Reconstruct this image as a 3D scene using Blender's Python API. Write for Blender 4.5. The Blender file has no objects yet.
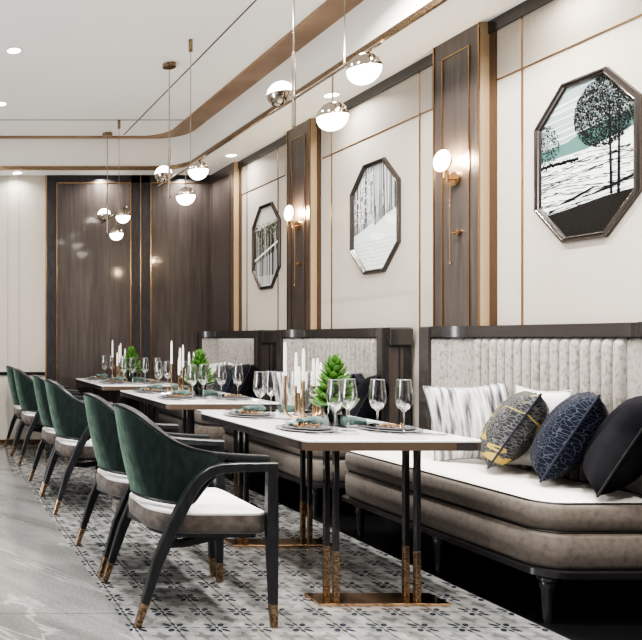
import bpy, bmesh, math, random
from mathutils import Vector, Matrix
random.seed(7)
PI = math.pi
COL = bpy.context.scene.collection
SC = bpy.context.scene

# ------------------------------------------------------------------ materials
def newmat(name):
    m = bpy.data.materials.new(name); m.use_nodes = True
    nt = m.node_tree
    return m, nt, nt.nodes['Principled BSDF']

def pmat(name, col, rough=.5, metal=0, coat=0, sheen=0, emit=None, estr=0, spec=None):
    m, nt, b = newmat(name)
    b.inputs['Base Color'].default_value = (*col, 1)
    b.inputs['Roughness'].default_value = rough
    b.inputs['Metallic'].default_value = metal
    b.inputs['Coat Weight'].default_value = coat
    b.inputs['Coat Roughness'].default_value = .06
    b.inputs['Sheen Weight'].default_value = sheen
    if spec is not None: b.inputs['Specular IOR Level'].default_value = spec
    if emit:
        b.inputs['Emission Color'].default_value = (*emit, 1)
        b.inputs['Emission Strength'].default_value = estr
    return m

def N(nt, t, **kw):
    n = nt.nodes.new(t)
    for k, v in kw.items():
        if hasattr(n, k): setattr(n, k, v)
        else: n.inputs[k].default_value = v
    return n

def coords(nt, scale=(1, 1, 1), rot=(0, 0, 0), kind='Object'):
    tc = N(nt, 'ShaderNodeTexCoord'); mp = N(nt, 'ShaderNodeMapping')
    mp.inputs['Scale'].default_value = scale; mp.inputs['Rotation'].default_value = rot
    nt.links.new(tc.outputs[kind], mp.inputs['Vector'])
    return mp.outputs['Vector']

def ramp(nt, fac, stops, interp='LINEAR'):
    r = N(nt, 'ShaderNodeValToRGB'); cr = r.color_ramp; cr.interpolation = interp
    while len(cr.elements) < len(stops): cr.elements.new(.5)
    for e, (p, c) in zip(cr.elements, stops):
        e.position = p; e.color = (*c, 1)
    nt.links.new(fac, r.inputs['Fac'])
    return r.outputs['Color']

def noise_mat(name, stops, scale=(1, 1, 1), nscale=5, detail=4, rough=.5, bump=0, kind='Object',
              metal=0, coat=0, sheen=0, dist=0, spec=None, rot=(0, 0, 0), sheentint=None):
    m, nt, b = newmat(name)
    v = coords(nt, scale, rot, kind)
    n = N(nt, 'ShaderNodeTexNoise'); n.inputs['Scale'].default_value = nscale
    n.inputs['Detail'].default_value = detail; n.inputs['Distortion'].default_value = dist
    nt.links.new(v, n.inputs['Vector'])
    nt.links.new(ramp(nt, n.outputs['Fac'], stops), b.inputs['Base Color'])
    b.inputs['Roughness'].default_value = rough; b.inputs['Metallic'].default_value = metal
    b.inputs['Coat Weight'].default_value = coat; b.inputs['Coat Roughness'].default_value = .08
    b.inputs['Sheen Weight'].default_value = sheen
    if sheentint: b.inputs['Sheen Tint'].default_value = (*sheentint, 1)
    if spec is not None: b.inputs['Specular IOR Level'].default_value = spec
    if bump:
        bp = N(nt, 'ShaderNodeBump'); bp.inputs['Strength'].default_value = bump
        bp.inputs['Distance'].default_value = .01
        nt.links.new(n.outputs['Fac'], bp.inputs['Height']); nt.links.new(bp.outputs['Normal'], b.inputs['Normal'])
    return m

M = {}
M['cream_wall'] = noise_mat('cream_wall', [(.3, (.43, .395, .35)), (.7, (.465, .43, .385))], (60, 60, 1.2), 3, rough=.6)
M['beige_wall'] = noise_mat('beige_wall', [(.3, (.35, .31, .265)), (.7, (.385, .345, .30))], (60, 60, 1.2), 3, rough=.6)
M['ceiling'] = pmat('ceiling_white', (.90, .90, .88), .8)
M['fascia'] = pmat('fascia_cream', (.76, .74, .70), .7)
M['wood'] = noise_mat('walnut_lacquer', [(.25, (.046, .037, .034)), (.5, (.066, .054, .051)), (.75, (.092, .077, .072))],
                      (9, 9, .5), 4, 8, rough=.30, coat=.6, dist=.3)
M['wood_lip'] = noise_mat('brown_cove', [(.3, (.22, .13, .075)), (.7, (.34, .22, .14))], (1, 1, 8), 3, rough=.4)
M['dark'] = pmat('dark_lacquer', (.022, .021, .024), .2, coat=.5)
M['darkwood'] = noise_mat('espresso_wood', [(.3, (.022, .021, .024)), (.7, (.042, .041, .046))], (20, 20, 4), 3, rough=.38)
M['chairwood'] = noise_mat('charcoal_wood', [(.3, (.014, .015, .018)), (.7, (.026, .028, .033))], (20, 20, 4), 3, rough=.34)
M['brass'] = pmat('brass', (.46, .31, .19), .25, 1)
M['rosegold'] = noise_mat('brushed_bronze', [(.35, (.15, .10, .065)), (.65, (.46, .34, .235))], (20, 20, 30), 4, rough=.3, metal=1)
M['bronze_edge'] = pmat('bronze_edge', (.125, .092, .070), .4, .2)
M['goldmirror'] = pmat('gold_mirror', (.66, .47, .32), .12, 1)
M['bronzestrip'] = pmat('dark_bronze', (.13, .085, .058), .35, .5)
M['goldpanel'] = pmat('gold_panel', (.47, .36, .24), .35, .1)
M['chrome'] = pmat('champagne_chrome', (.48, .42, .36), .12, 1)
M['steel'] = pmat('steel', (.42, .42, .43), .2, 1)
M['gunmetal'] = pmat('gunmetal_frame', (.15, .135, .13), .22, .9)
M['rail'] = pmat('smoked_oak_rail', (.040, .036, .035), .2, coat=.6)
M['glow'] = pmat('opal_glass', (.9, .9, .88), .3, emit=(1, .94, .84), estr=6)
M['glowlamp'] = pmat('downlight_lens', (.9, .9, .9), .3, emit=(1, .97, .9), estr=12)
M['sconceglow'] = pmat('sconce_glass', (.9, .9, .88), .3, emit=(1, .90, .72), estr=7)
M['white'] = pmat('white_wax', (.80, .79, .75), .5)
M['whitemetal'] = pmat('white_ring', (.8, .8, .8), .4)
M['channel'] = noise_mat('silver_velvet', [(.34, (.19, .17, .155)), (.46, (.285, .262, .242)), (.6, (.335, .313, .293))],
                         (1.5, 1.5, .8), 55, 6, rough=.6, sheen=.2, dist=.1)
M['taupe'] = noise_mat('taupe_velvet', [(.3, (.095, .078, .066)), (.45, (.135, .113, .098)), (.75, (.165, .141, .124))],
                       (1, 1, 1), 40, 9, rough=.7, sheen=.25, bump=.1)
M['seat_top_lit'] = noise_mat('lit_top_fabric', [(.3, (.72, .69, .65)), (.7, (.80, .77, .73))], (1, 1, 1), 30, 4, rough=.7)  # lit version for the seat top: overhead glare put into the colour
M['chairtaupe'] = noise_mat('chair_side_velvet', [(.3, (.060, .047, .042)), (.52, (.105, .085, .075)), (.75, (.16, .135, .12))],
                            (1, 1, 1), 30, 8, rough=.7, sheen=.3)
M['chairwhite'] = noise_mat('chair_white_leather', [(.3, (.76, .75, .74)), (.7, (.84, .83, .82))], (1, 1, 1), 20, 4, rough=.55)
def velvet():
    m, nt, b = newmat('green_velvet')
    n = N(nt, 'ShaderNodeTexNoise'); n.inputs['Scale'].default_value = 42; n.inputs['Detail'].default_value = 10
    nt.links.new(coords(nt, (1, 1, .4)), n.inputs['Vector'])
    face_col = ramp(nt, n.outputs['Fac'], [(.35, (.011, .017, .0175)), (.65, (.020, .028, .027))])
    sheen_col = ramp(nt, n.outputs['Fac'], [(.35, (.085, .130, .104)), (.65, (.20, .270, .226))])
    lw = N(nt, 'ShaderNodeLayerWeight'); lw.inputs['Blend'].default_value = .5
    f = ramp(nt, lw.outputs['Facing'], [(.34, (0, 0, 0)), (.80, (1, 1, 1))])  # sheen put into the colour by view angle: dark face-on, light at grazing
    x = N(nt, 'ShaderNodeMixRGB'); nt.links.new(f, x.inputs['Fac']); nt.links.new(face_col, x.inputs['Color1']); nt.links.new(sheen_col, x.inputs['Color2'])
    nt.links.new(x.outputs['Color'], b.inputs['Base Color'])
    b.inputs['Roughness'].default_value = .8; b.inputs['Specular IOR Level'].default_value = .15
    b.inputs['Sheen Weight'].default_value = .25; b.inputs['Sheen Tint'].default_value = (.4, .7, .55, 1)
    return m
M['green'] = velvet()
M['pipe'] = pmat('black_piping', (.02, .02, .022), .4)
M['napkin'] = noise_mat('teal_linen', [(.3, (.055, .095, .09)), (.7, (.11, .165, .155))], (1, 1, 1), 40, 4, rough=.8)
M['plate'] = pmat('grey_stoneware', (.20, .205, .22), .2, coat=.6)
M['plate_light'] = pmat('pale_stoneware', (.34, .34, .36), .2, coat=.5)
M['copper'] = pmat('copper_beads', (.38, .23, .13), .25, .9)
M['leaf'] = noise_mat('leaf_green', [(.3, (.030, .10, .012)), (.7, (.11, .25, .05))], (1, 1, 1), 14, 3, rough=.35)
M['soil'] = pmat('dark_gravel', (.08, .08, .075), .8)
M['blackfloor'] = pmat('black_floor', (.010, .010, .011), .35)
M['underside'] = pmat('wall_base_shade', (.012, .012, .013), .8)

def glass_mat(name, tint=(1, 1, 1), lo=.04, hi=.75, facing=.35, rough=.02):
    m = bpy.data.materials.new(name); m.use_nodes = True; nt = m.node_tree
    nt.nodes.remove(nt.nodes['Principled BSDF'])
    out = nt.nodes['Material Output']
    tr = N(nt, 'ShaderNodeBsdfTransparent'); tr.inputs['Color'].default_value = (*tint, 1)
    gl = N(nt, 'ShaderNodeBsdfGlossy'); gl.inputs['Roughness'].default_value = rough
    lw = N(nt, 'ShaderNodeLayerWeight'); lw.inputs['Blend'].default_value = facing
    mr = N(nt, 'ShaderNodeMapRange'); mr.inputs['To Min'].default_value = lo; mr.inputs['To Max'].default_value = hi
    mx = N(nt, 'ShaderNodeMixShader')
    nt.links.new(lw.outputs['Facing'], mr.inputs['Value']); nt.links.new(mr.outputs['Result'], mx.inputs['Fac'])
    nt.links.new(tr.outputs[0], mx.inputs[1]); nt.links.new(gl.outputs[0], mx.inputs[2])
    nt.links.new(mx.outputs[0], out.inputs['Surface'])
    return m
M['glass'] = glass_mat('clear_glass', (.93, .93, .94), .06, 1.0, .42)
M['vase'] = glass_mat('smoked_glass', (.55, .57, .57), .08, .7, .35)
M['pane'] = glass_mat('picture_glass', (1, 1, 1), .012, .16, .15, .01)

# marble
def marble(name, base, vein, scale, rough, rot=(0, 0, .5), coat=0, joint=None):
    m, nt, b = newmat(name)
    v0 = coords(nt, (1, 1, 1), rot); mp2 = N(nt, 'ShaderNodeMapping'); mp2.inputs['Scale'].default_value = scale
    nt.links.new(v0, mp2.inputs['Vector']); v = mp2.outputs['Vector']
    n = N(nt, 'ShaderNodeTexNoise'); n.inputs['Scale'].default_value = 1.6; n.inputs['Detail'].default_value = 9
    n.inputs['Distortion'].default_value = 1.2; nt.links.new(v, n.inputs['Vector'])
    c1 = ramp(nt, n.outputs['Fac'], base)
    n2 = N(nt, 'ShaderNodeTexNoise'); n2.inputs['Scale'].default_value = 1.1; n2.inputs['Detail'].default_value = 5
    n2.inputs['Distortion'].default_value = .8; nt.links.new(v, n2.inputs['Vector'])
    vn = ramp(nt, n2.outputs['Fac'], [(.490, (0, 0, 0)), (.5, (.5, .5, .5)), (.510, (0, 0, 0))])
    mx = N(nt, 'ShaderNodeMixRGB'); mx.inputs['Color2'].default_value = (*vein, 1)
    nt.links.new(vn, mx.inputs['Fac']); nt.links.new(c1, mx.inputs['Color1'])
    outc = mx.outputs['Color']
    n3 = N(nt, 'ShaderNodeTexNoise'); n3.inputs['Scale'].default_value = 60; n3.inputs['Detail'].default_value = 4
    nt.links.new(coords(nt), n3.inputs['Vector'])
    sp = N(nt, 'ShaderNodeMixRGB'); sp.blend_type = 'MULTIPLY'; sp.inputs['Fac'].default_value = .35 if joint else .05
    nt.links.new(outc, sp.inputs['Color1'])
    nt.links.new(ramp(nt, n3.outputs['Fac'], [(.35, (.45, .45, .45)), (.6, (1, 1, 1))]), sp.inputs['Color2'])
    outc = sp.outputs['Color']
    if joint:
        br = N(nt, 'ShaderNodeTexBrick'); br.offset = 0
        for k, val in (('Scale', 1), ('Brick Width', 2.4), ('Row Height', 1.2), ('Mortar Size', .0025), ('Mortar Smooth', .1)):
            br.inputs[k].default_value = val
        br.inputs['Color1'].default_value = br.inputs['Color2'].default_value = (1, 1, 1, 1)
        br.inputs['Mortar'].default_value = (.35, .35, .35, 1)
        mp = coords(nt); nt.links.new(mp, br.inputs['Vector'])
        mp.node.inputs['Location'].default_value = (0, joint, 0)
        m2 = N(nt, 'ShaderNodeMixRGB'); m2.blend_type = 'MULTIPLY'; m2.inputs['Fac'].default_value = 1
        nt.links.new(outc, m2.inputs['Color1']); nt.links.new(br.outputs['Color'], m2.inputs['Color2'])
        outc = m2.outputs['Color']
    nt.links.new(outc, b.inputs['Base Color'])
    b.inputs['Roughness'].default_value = rough; b.inputs['Coat Weight'].default_value = coat
    return m
M['marble_floor'] = marble('grey_marble_floor', [(.3, (.13, .13, .13)), (.5, (.19, .19, .19)), (.75, (.28, .28, .277))], (.48, .48, .475),
                           (2.2, .38, 1), .13, rot=(0, 0, -.62), joint=-.68)
M['marble_top'] = marble('white_marble_top', [(.3, (.80, .80, .79)), (.5, (.89, .89, .88)), (.8, (.92, .92, .91))], (.62, .62, .63),
                         (2, 1.2, 1), .12, coat=.3)

# patterned cement tile: dark four-petal florets on the grout crossings, grey crosses between
def tile_mat():
    m, nt, b = newmat('encaustic_tile')
    S = .1675
    tc = N(nt, 'ShaderNodeTexCoord'); sp = N(nt, 'ShaderNodeSeparateXYZ'); nt.links.new(tc.outputs['Object'], sp.inputs[0])
    def math_(op, a, b_=None, c=None):
        n = N(nt, 'ShaderNodeMath'); n.operation = op
        for i, q in enumerate((a, b_, c)):
            if q is None: continue
            if isinstance(q, (int, float)): n.inputs[i].default_value = q
            else: nt.links.new(q, n.inputs[i])
        return n.outputs[0]
    def cell(axis, off):
        q = math_('DIVIDE', math_('SUBTRACT', axis, off), S)
        return math_('SUBTRACT', q, math_('ROUND', q))          # -.5..+.5, 0 on the crossing
    def ell(u, v, cu, cv, a, b_, rot):
        du = math_('SUBTRACT', u, cu); dv = math_('SUBTRACT', v, cv)
        c, s = math.cos(rot), math.sin(rot)
        p = math_('ADD', math_('MULTIPLY', du, c / a), math_('MULTIPLY', dv, s / a))
        q = math_('ADD', math_('MULTIPLY', du, -s / b_), math_('MULTIPLY', dv, c / b_))
        r = math_('ADD', math_('MULTIPLY', p, p), math_('MULTIPLY', q, q))
        return math_('LESS_THAN', r, 1)
    def union(L):
        o = L[0]
        for k in L[1:]: o = math_('MAXIMUM', o, k)
        return o
    u = cell(sp.outputs[0], 1.02); v = cell(sp.outputs[1], 2.93)
    au = math_('ABSOLUTE', u); av = math_('ABSOLUTE', v)
    dark = union([ell(au, av, .155, .155, .115, .062, PI / 4), ell(au, av, .20, 0, .07, .045, 0), ell(au, av, 0, .20, .045, .07, 0), ell(au, av, 0, 0, .045, .045, 0)])
    u2 = math_('SUBTRACT', .5, au); v2 = math_('SUBTRACT', .5, av)
    grey = union([ell(u2, v2, .0, .0, .13, .13, 0), ell(u2, v2, .15, .0, .08, .06, 0), ell(u2, v2, 0, .15, .06, .08, 0), ell(u2, av, 0, .0, .10, .06, 0), ell(au, v2, 0, .0, .06, .10, 0)])
    gr = math_('MAXIMUM', math_('LESS_THAN', au, .012), math_('LESS_THAN', av, .006))
    n = N(nt, 'ShaderNodeTexNoise'); n.inputs['Scale'].default_value = 14; n.inputs['Detail'].default_value = 6
    nt.links.new(tc.outputs['Object'], n.inputs['Vector'])
    base = ramp(nt, n.outputs['Fac'], [(.3, (.135, .138, .139)), (.7, (.31, .312, .31))])
    greyc = ramp(nt, n.outputs['Fac'], [(.3, (.085, .086, .088)), (.7, (.19, .19, .19))])
    def mix(f, c1, c2):
        x = N(nt, 'ShaderNodeMixRGB'); nt.links.new(f, x.inputs['Fac']); nt.links.new(c1, x.inputs['Color1'])
        if isinstance(c2, tuple): x.inputs['Color2'].default_value = (*c2, 1)
        else: nt.links.new(c2, x.inputs['Color2'])
        return x.outputs['Color']
    c = mix(grey, base, greyc); c = mix(dark, c, (.035, .040, .054)); c = mix(gr, c, (.055, .055, .055))
    nt.links.new(c, b.inputs['Base Color'])
    nt.links.new(ramp(nt, n.outputs['Fac'], [(.3, (.06, .06, .06)), (.7, (.15, .15, .15))]), b.inputs['Roughness'])
    return m
M['tile'] = tile_mat()

# cushion fabrics
def streak_fabric():
    m, nt, b = newmat('streaked_white_fabric')
    v = coords(nt, (11, 1, 1.0)); n = N(nt, 'ShaderNodeTexNoise'); n.inputs['Scale'].default_value = 5; n.inputs['Detail'].default_value = 10
    nt.links.new(v, n.inputs['Vector'])
    nt.links.new(ramp(nt, n.outputs['Fac'], [(.33, (.03, .03, .04)), (.42, (.20, .20, .22)), (.52, (.46, .46, .455)), (.7, (.72, .72, .71))]), b.inputs['Base Color'])
    b.inputs['Roughness'].default_value = .75
    return m
def crackle_fabric(name, ground, line, scale, th, extra=None):
    m, nt, b = newmat(name)
    v = coords(nt, (1, .3, 1)); vo = N(nt, 'ShaderNodeTexVoronoi'); vo.feature = 'DISTANCE_TO_EDGE'; vo.inputs['Scale'].default_value = scale
    nt.links.new(v, vo.inputs['Vector'])
    c = ramp(nt, vo.outputs['Distance'], [(0, line), (th, line), (th * 1.8, ground)])
    if extra:
        v2 = coords(nt, (1, .3, 1)); n = N(nt, 'ShaderNodeTexNoise'); n.inputs['Scale'].default_value = 5; n.inputs['Distortion'].default_value = 1.5
        nt.links.new(v2, n.inputs['Vector'])
        f = ramp(nt, n.outputs['Fac'], [(.47, (0, 0, 0)), (.485, (1, 1, 1)), (.515, (1, 1, 1)), (.53, (0, 0, 0))])
        x = N(nt, 'ShaderNodeMixRGB'); nt.links.new(f, x.inputs['Fac']); nt.links.new(c, x.inputs['Color1'])
        x.inputs['Color2'].default_value = (*extra, 1); c = x.outputs['Color']
    nt.links.new(c, b.inputs['Base Color']); b.inputs['Roughness'].default_value = .7; b.inputs['Sheen Weight'].default_value = .03; b.inputs['Specular IOR Level'].default_value = .2
    return m
M['streak'] = streak_fabric()
M['navy'] = crackle_fabric('navy_crackle_fabric', (.005, .007, .018), (.065, .075, .10), 60, .03)
M['greygold'] = crackle_fabric('grey_gold_fabric', (.035, .037, .041), (.125, .125, .125), 75, .06, (.42, .31, .09))
M['blackvelvet'] = noise_mat('black_velvet', [(.35, (.006, .006, .009)), (.7, (.02, .02, .024))], (1, 1, 1), 6, 4, rough=.85, sheen=.0, spec=.12)
M['whitecushion'] = pmat('white_cushion', (.66, .66, .68), .7)
M['navystripe'] = pmat('navy_stripe', (.02, .022, .04), .6)

# ------------------------------------------------------------------ mesh builder
class MB:
    def __init__(s): s.v = []; s.f = []; s.mi = []; s.cur = 0
    def add(s, vs, fs):
        o = len(s.v); s.v += [tuple(p) for p in vs]
        for f in fs: s.f.append(tuple(i + o for i in f)); s.mi.append(s.cur)
        return s
    def box(s, a, b):
        x0, y0, z0 = a; x1, y1, z1 = b
        return s.add([(x0, y0, z0), (x1, y0, z0), (x1, y1, z0), (x0, y1, z0), (x0, y0, z1), (x1, y0, z1), (x1, y1, z1), (x0, y1, z1)],
                     [(0, 3, 2, 1), (4, 5, 6, 7), (0, 1, 5, 4), (1, 2, 6, 5), (2, 3, 7, 6), (3, 0, 4, 7)])
    def loft(s, rings, cap0=True, cap1=True, closed=True):
        o = []; n = len(rings[0]); vs = [p for r in rings for p in r]; fs = []
        for i in range(len(rings) - 1):
            for j in range(n if closed else n - 1):
                k = (j + 1) % n
                fs.append((i * n + j, i * n + k, (i + 1) * n + k, (i + 1) * n + j))
        if cap0: fs.append(tuple(reversed(range(n))))
        if cap1: fs.append(tuple(range((len(rings) - 1) * n, len(rings) * n)))
        return s.add(vs, fs)
    def lathe(s, prof, c=(0, 0, 0), n=24, cap=True):
        rings = [[(c[0] + r * math.cos(2 * PI * k / n), c[1] + r * math.sin(2 * PI * k / n), c[2] + z) for k in range(n)] for r, z in prof]
        return s.loft(rings, cap, cap)
    def tube(s, pts, r, n=8, caps=True):
        pts = [Vector(p) for p in pts]; rings = []
        rr = r if isinstance(r, (list, tuple)) else [r] * len(pts)
        prev = None
        for i, p in enumerate(pts):
            t = ((pts[min(i + 1, len(pts) - 1)] - pts[max(i - 1, 0)])).normalized()
            if prev is None:
                a = Vector((0, 0, 1)) if abs(t.z) < .9 else Vector((1, 0, 0))
                u = t.cross(a).normalized()
            else:
                u = (prev - t * prev.dot(t)).normalized()
            prev = u; w = t.cross(u)
            rings.append([p + (u * math.cos(2 * PI * k / n) + w * math.sin(2 * PI * k / n)) * rr[i] for k in range(n)])
        return s.loft(rings, caps, caps)
    def sweep_rect(s, pts, side, w, h):
        """rectangular bar along pts; side = constant side vector (width w); h list = thickness perpendicular"""
        pts = [Vector(p) for p in pts]; side = Vector(side).normalized(); rings = []
        hh = h if isinstance(h, (list, tuple)) else [h] * len(pts)
        ww = w if isinstance(w, (list, tuple)) else [w] * len(pts)
        for i, p in enumerate(pts):
            t = (pts[min(i + 1, len(pts) - 1)] - pts[max(i - 1, 0)]).normalized()
            up = t.cross(side).normalized(); a = side * ww[i] / 2; b = up * hh[i] / 2; c = .8
            rings.append([p + a + b * c, p + a * c + b, p - a * c + b, p - a + b * c, p - a - b * c, p - a * c - b, p + a * c - b, p + a - b * c])
        return s.loft(rings)
    def sphere(s, c, r, n=24, m=14, t0=0, t1=PI, sc=(1, 1, 1)):
        rings = []
        for i in range(m + 1):
            t = t0 + (t1 - t0) * i / m; q = max(math.sin(t), 1e-4)
            rings.append([(c[0] + r * sc[0] * q * math.cos(2 * PI * k / n), c[1] + r * sc[1] * q * math.sin(2 * PI * k / n), c[2] + r * sc[2] * math.cos(t)) for k in range(n)])
        return s.loft(rings[::-1])
    def build(s, name, mats, parent=None, smooth=False, bevel=0, loc=None, angle=40):
        me = bpy.data.meshes.new(name); me.from_pydata(s.v, [], s.f)
        mats = mats if isinstance(mats, (list, tuple)) else [mats]
        for k in mats: me.materials.append(M[k] if isinstance(k, str) else k)
        me.polygons.foreach_set('material_index', s.mi)
        bm = bmesh.new(); bm.from_mesh(me)
        bmesh.ops.recalc_face_normals(bm, faces=bm.faces)
        bm.to_mesh(me); bm.free()
        if smooth:
            me.shade_smooth()
            me.set_sharp_from_angle(angle=math.radians(angle))
        me.update()
        o = bpy.data.objects.new(name, me); COL.objects.link(o)
        if parent: o.parent = parent
        if loc: o.location = loc
        if bevel:
            md = o.modifiers.new('bevel', 'BEVEL'); md.width = bevel; md.segments = 2; md.limit_method = 'ANGLE'
        return o

def tag(o, label, cat, group=None):
    o['label'] = label; o['category'] = cat
    if group: o['group'] = group
    return o
def thing(name, label, cat, loc=(0, 0, 0), rz=0, group=None):
    o = bpy.data.objects.new(name, None); COL.objects.link(o)
    o.empty_display_size = .1
    o.location = loc; o.rotation_euler = (0, 0, rz)
    return tag(o, label, cat, group)
def struct(mb, name, mats, parent=None, **kw):
    o = mb.build(name, mats, parent, **kw)
    if parent is None: o['kind'] = 'structure'
    return o
def copy_tree(o, parent=None):
    c = o.copy(); COL.objects.link(c)
    if parent: c.parent = parent
    for ch in list(o.children): copy_tree(ch, c)
    return c
def rrect(x0, x1, y0, y1, r, off=0, n=6, z=0, radii=None):
    rs = radii or (r, r, r, r)   # corners: (x1,y1),(x0,y1),(x0,y0),(x1,y0)
    x0 += off; x1 -= off; y0 += off; y1 -= off; out = []
    for (cx, cy, sx, sy, a0, rr) in ((x1, y1, -1, -1, 0, rs[0]), (x0, y1, 1, -1, 90, rs[1]), (x0, y0, 1, 1, 180, rs[2]), (x1, y0, -1, 1, 270, rs[3])):
        rr = max(rr - off, .002)
        for k in range(n + 1):
            a = math.radians(a0 + 90 * k / n)
            out.append((cx + sx * rr + rr * math.cos(a), cy + sy * rr + rr * math.sin(a), z))
    return out

# ------------------------------------------------------------------ camera
cam = bpy.data.cameras.new('camera'); co = bpy.data.objects.new('camera', cam); COL.objects.link(co)
co.location = (0, 0, 1.18); co.rotation_euler = (PI / 2, 0, 0)
cam.sensor_width = 36; cam.lens = 720 / 642 * 36
cam.shift_x = 396 / 642; cam.shift_y = 17.5 / 642
SC.camera = co

# ------------------------------------------------------------------ room shell
XW, YB, ZS, ZC = 3.205, 7.95, 2.967, 3.30
XL, YN = -5.0, -3.0
struct(MB().box((XL, YN, -.1), (.825, YB, 0)), 'floor', 'marble_floor')
struct(MB().box((.825, YN, -.1), (2.52, YB, 0)), 'floor.001', 'tile')
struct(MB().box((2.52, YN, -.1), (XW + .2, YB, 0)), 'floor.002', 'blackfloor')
struct(MB().box((XW, YN, 0), (XW + .2, YB + .2, 3.6)), 'wall_right', 'cream_wall')
struct(MB().box((XL, YB, 0), (XW, YB + .2, 3.6)), 'wall_back', 'cream_wall')
# main ceiling + dropped soffit with rounded inner corner
struct(MB().box((XL, YN, ZC + .012), (XW, YB, ZC + .2)), 'ceiling', 'ceiling')
def cornerpath(xr, yb, r, x0, y0, n=14):
    """polyline from (x0, yb) along the back, round the corner, to (xr, y0)"""
    p = [(x0, yb)]
    for k in range(n + 1):
        a = PI / 2 * (1 - k / n)
        p.append((xr - r + r * math.cos(a), yb - r + r * math.sin(a)))
    p.append((xr, y0)); return p
SX, SY = 2.758, 7.67
inner = cornerpath(SX, SY, .30, XL, YN)
outer = [(XL, YB)] + [(XL + (XW - XL) * min(1, max(0, (p[0] - XL) / (SX - XL))) if i < 8 else XW, YB if i < 8 else p[1]) for i, p in enumerate(inner[1:-1])] + [(XW, YN)]
outer[8] = (XW, YB)
mb = MB()
mb.loft([[(x, y, ZS) for x, y in inner], [(x, y, ZS) for x, y in outer]], False, False, closed=False)
struct(mb, 'ceiling.001', 'ceiling')                                   # underside of the soffit
mb = MB(); mb.loft([[(x, y, ZS) for x, y in inner], [(x, y, ZC + .012) for x, y in inner]], False, False, closed=False)
struct(mb, 'ceiling.002', 'fascia', smooth=True)
# brass rail on the soffit edge
mb = MB(); r2 = cornerpath(SX - .02, SY - .02, .28, XL, YN); r3 = cornerpath(SX + .004, SY + .004, .304, XL, YN)
mb.loft([[(x, y, ZS - .006) for x, y in r3], [(x, y, ZS - .006) for x, y in r2], [(x, y, ZS + .034) for x, y in r2], [(x, y, ZS + .034) for x, y in r3]], False, False, closed=False)
struct(mb, 'trim_1', 'rosegold', smooth=True, angle=30)
# brown lip round the raised ceiling
lo = cornerpath(SX, SY, .30, XL, YN); li = cornerpath(2.54, SY - .06, .26, XL, YN)
mb = MB(); mb.loft([[(x, y, ZC + .014) for x, y in li], [(x, y, ZC - .002) for x, y in li], [(x, y, ZC - .002) for x, y in lo]], False, False, closed=False)
struct(mb, 'trim_2', 'wood_lip')
M['groove'] = pmat('ceiling_groove', (.10, .10, .10), .7)
struct(MB().box((2.085, YN, ZC + .008), (2.095, SY - .1, ZC + .0125)), 'trim_3', 'groove')
M['groove2'] = pmat('ceiling_groove_pale', (.35, .34, .33), .7)
struct(MB().box((XL, 7.04, ZC + .008), (2.53, 7.06, ZC + .0125)), 'trim_4', 'groove2')

tn = [4]
def trim(mb, mats, **kw):
    tn[0] += 1
    return struct(mb, 'trim_%d' % tn[0], mats, **kw)

# right wall: dark shadow strip under soffit, seams, trims
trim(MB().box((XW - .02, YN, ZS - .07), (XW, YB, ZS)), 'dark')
zseam = 2.622
for y0, y1 in ((YN, 4.03), (4.545, 5.80), (6.40, 7.33)):
    trim(MB().box((XW - .004, y0, zseam - .004), (XW, y1, zseam + .004)), 'brass')
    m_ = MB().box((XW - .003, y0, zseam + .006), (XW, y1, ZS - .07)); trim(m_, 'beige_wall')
for y in (3.86, 3.13, 4.66, 5.67, 6.53, 7.16, 2.2):
    trim(MB().box((XW - .005, y - .005, 0), (XW, y + .005, ZS - .07)), 'brass')

def pilaster(yn, yf):
    XP = XW - .065
    t = MB().box((XP, yn, 0), (XW, yf, ZS)); o = trim(t, 'wood')
    # gold return facing the room entrance and a brown strip beside it
    struct(MB().box((XP + .004, yn - .004, 0), (XW, yn, ZS)), 'gold_return', 'goldpanel', o)
    struct(MB().box((XW - .012, yn - .045, 0), (XW, yn - .004, ZS)), 'side_strip', 'bronzestrip', o)
    for y in (yn - .002, yf - .004):
        struct(MB().box((XP - .006, y, 0), (XP, y + .008, ZS)), 'edge_strip', 'brass', o)
    a, b, zt = yn + .075, yf - .075, 2.862
    fr = MB().box((XP - .006, a - .004, .1), (XP, a + .004, zt)).box((XP - .006, b - .004, .1), (XP, b + .004, zt)).box((XP - .006, a, zt - .004), (XP, b, zt + .004))
    struct(fr, 'inlay_frame', 'brass', o)
    return XP
pilaster(4.077, 4.44); pilaster(5.87, 6.235); pilaster(7.33, 7.945)
pilaster(2.4, 2.78)

# back wall: two dark wood panels with brass inlays, cream panelling to the left
def bx(px): return (px + 75) * 7.93 / 720
def bz(py): return 1.18 + (337.5 - py) * 7.93 / 720
yb = YB
p = trim(MB().box((bx(47), yb - .02, 0), (XW, yb, ZS)), 'wood')
struct(MB().box((bx(45.6), yb - .026, 0), (bx(46.9), yb, ZS)), 'edge_strip', 'brass', p)
struct(MB().box((bx(140), yb - .026, 0), (bx(141), yb - .02, ZS)), 'centre_strip', 'brass', p)
struct(MB().box((bx(141.1), yb - .0235, 0), (bx(149.5), yb - .02, ZS)), 'dark_border', 'darkwood', p)
struct(MB().box((bx(131.5), yb - .0235, 0), (bx(139.9), yb - .02, ZS)), 'dark_border', 'darkwood', p)
struct(MB().box((bx(47), yb - .0235, 0), (bx(56), yb - .02, ZS)), 'dark_border', 'darkwood', p)
struct(MB().box((bx(56), yb - .0235, bz(182.6)), (bx(225), yb - .02, ZS)), 'dark_border', 'darkwood', p)
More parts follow.
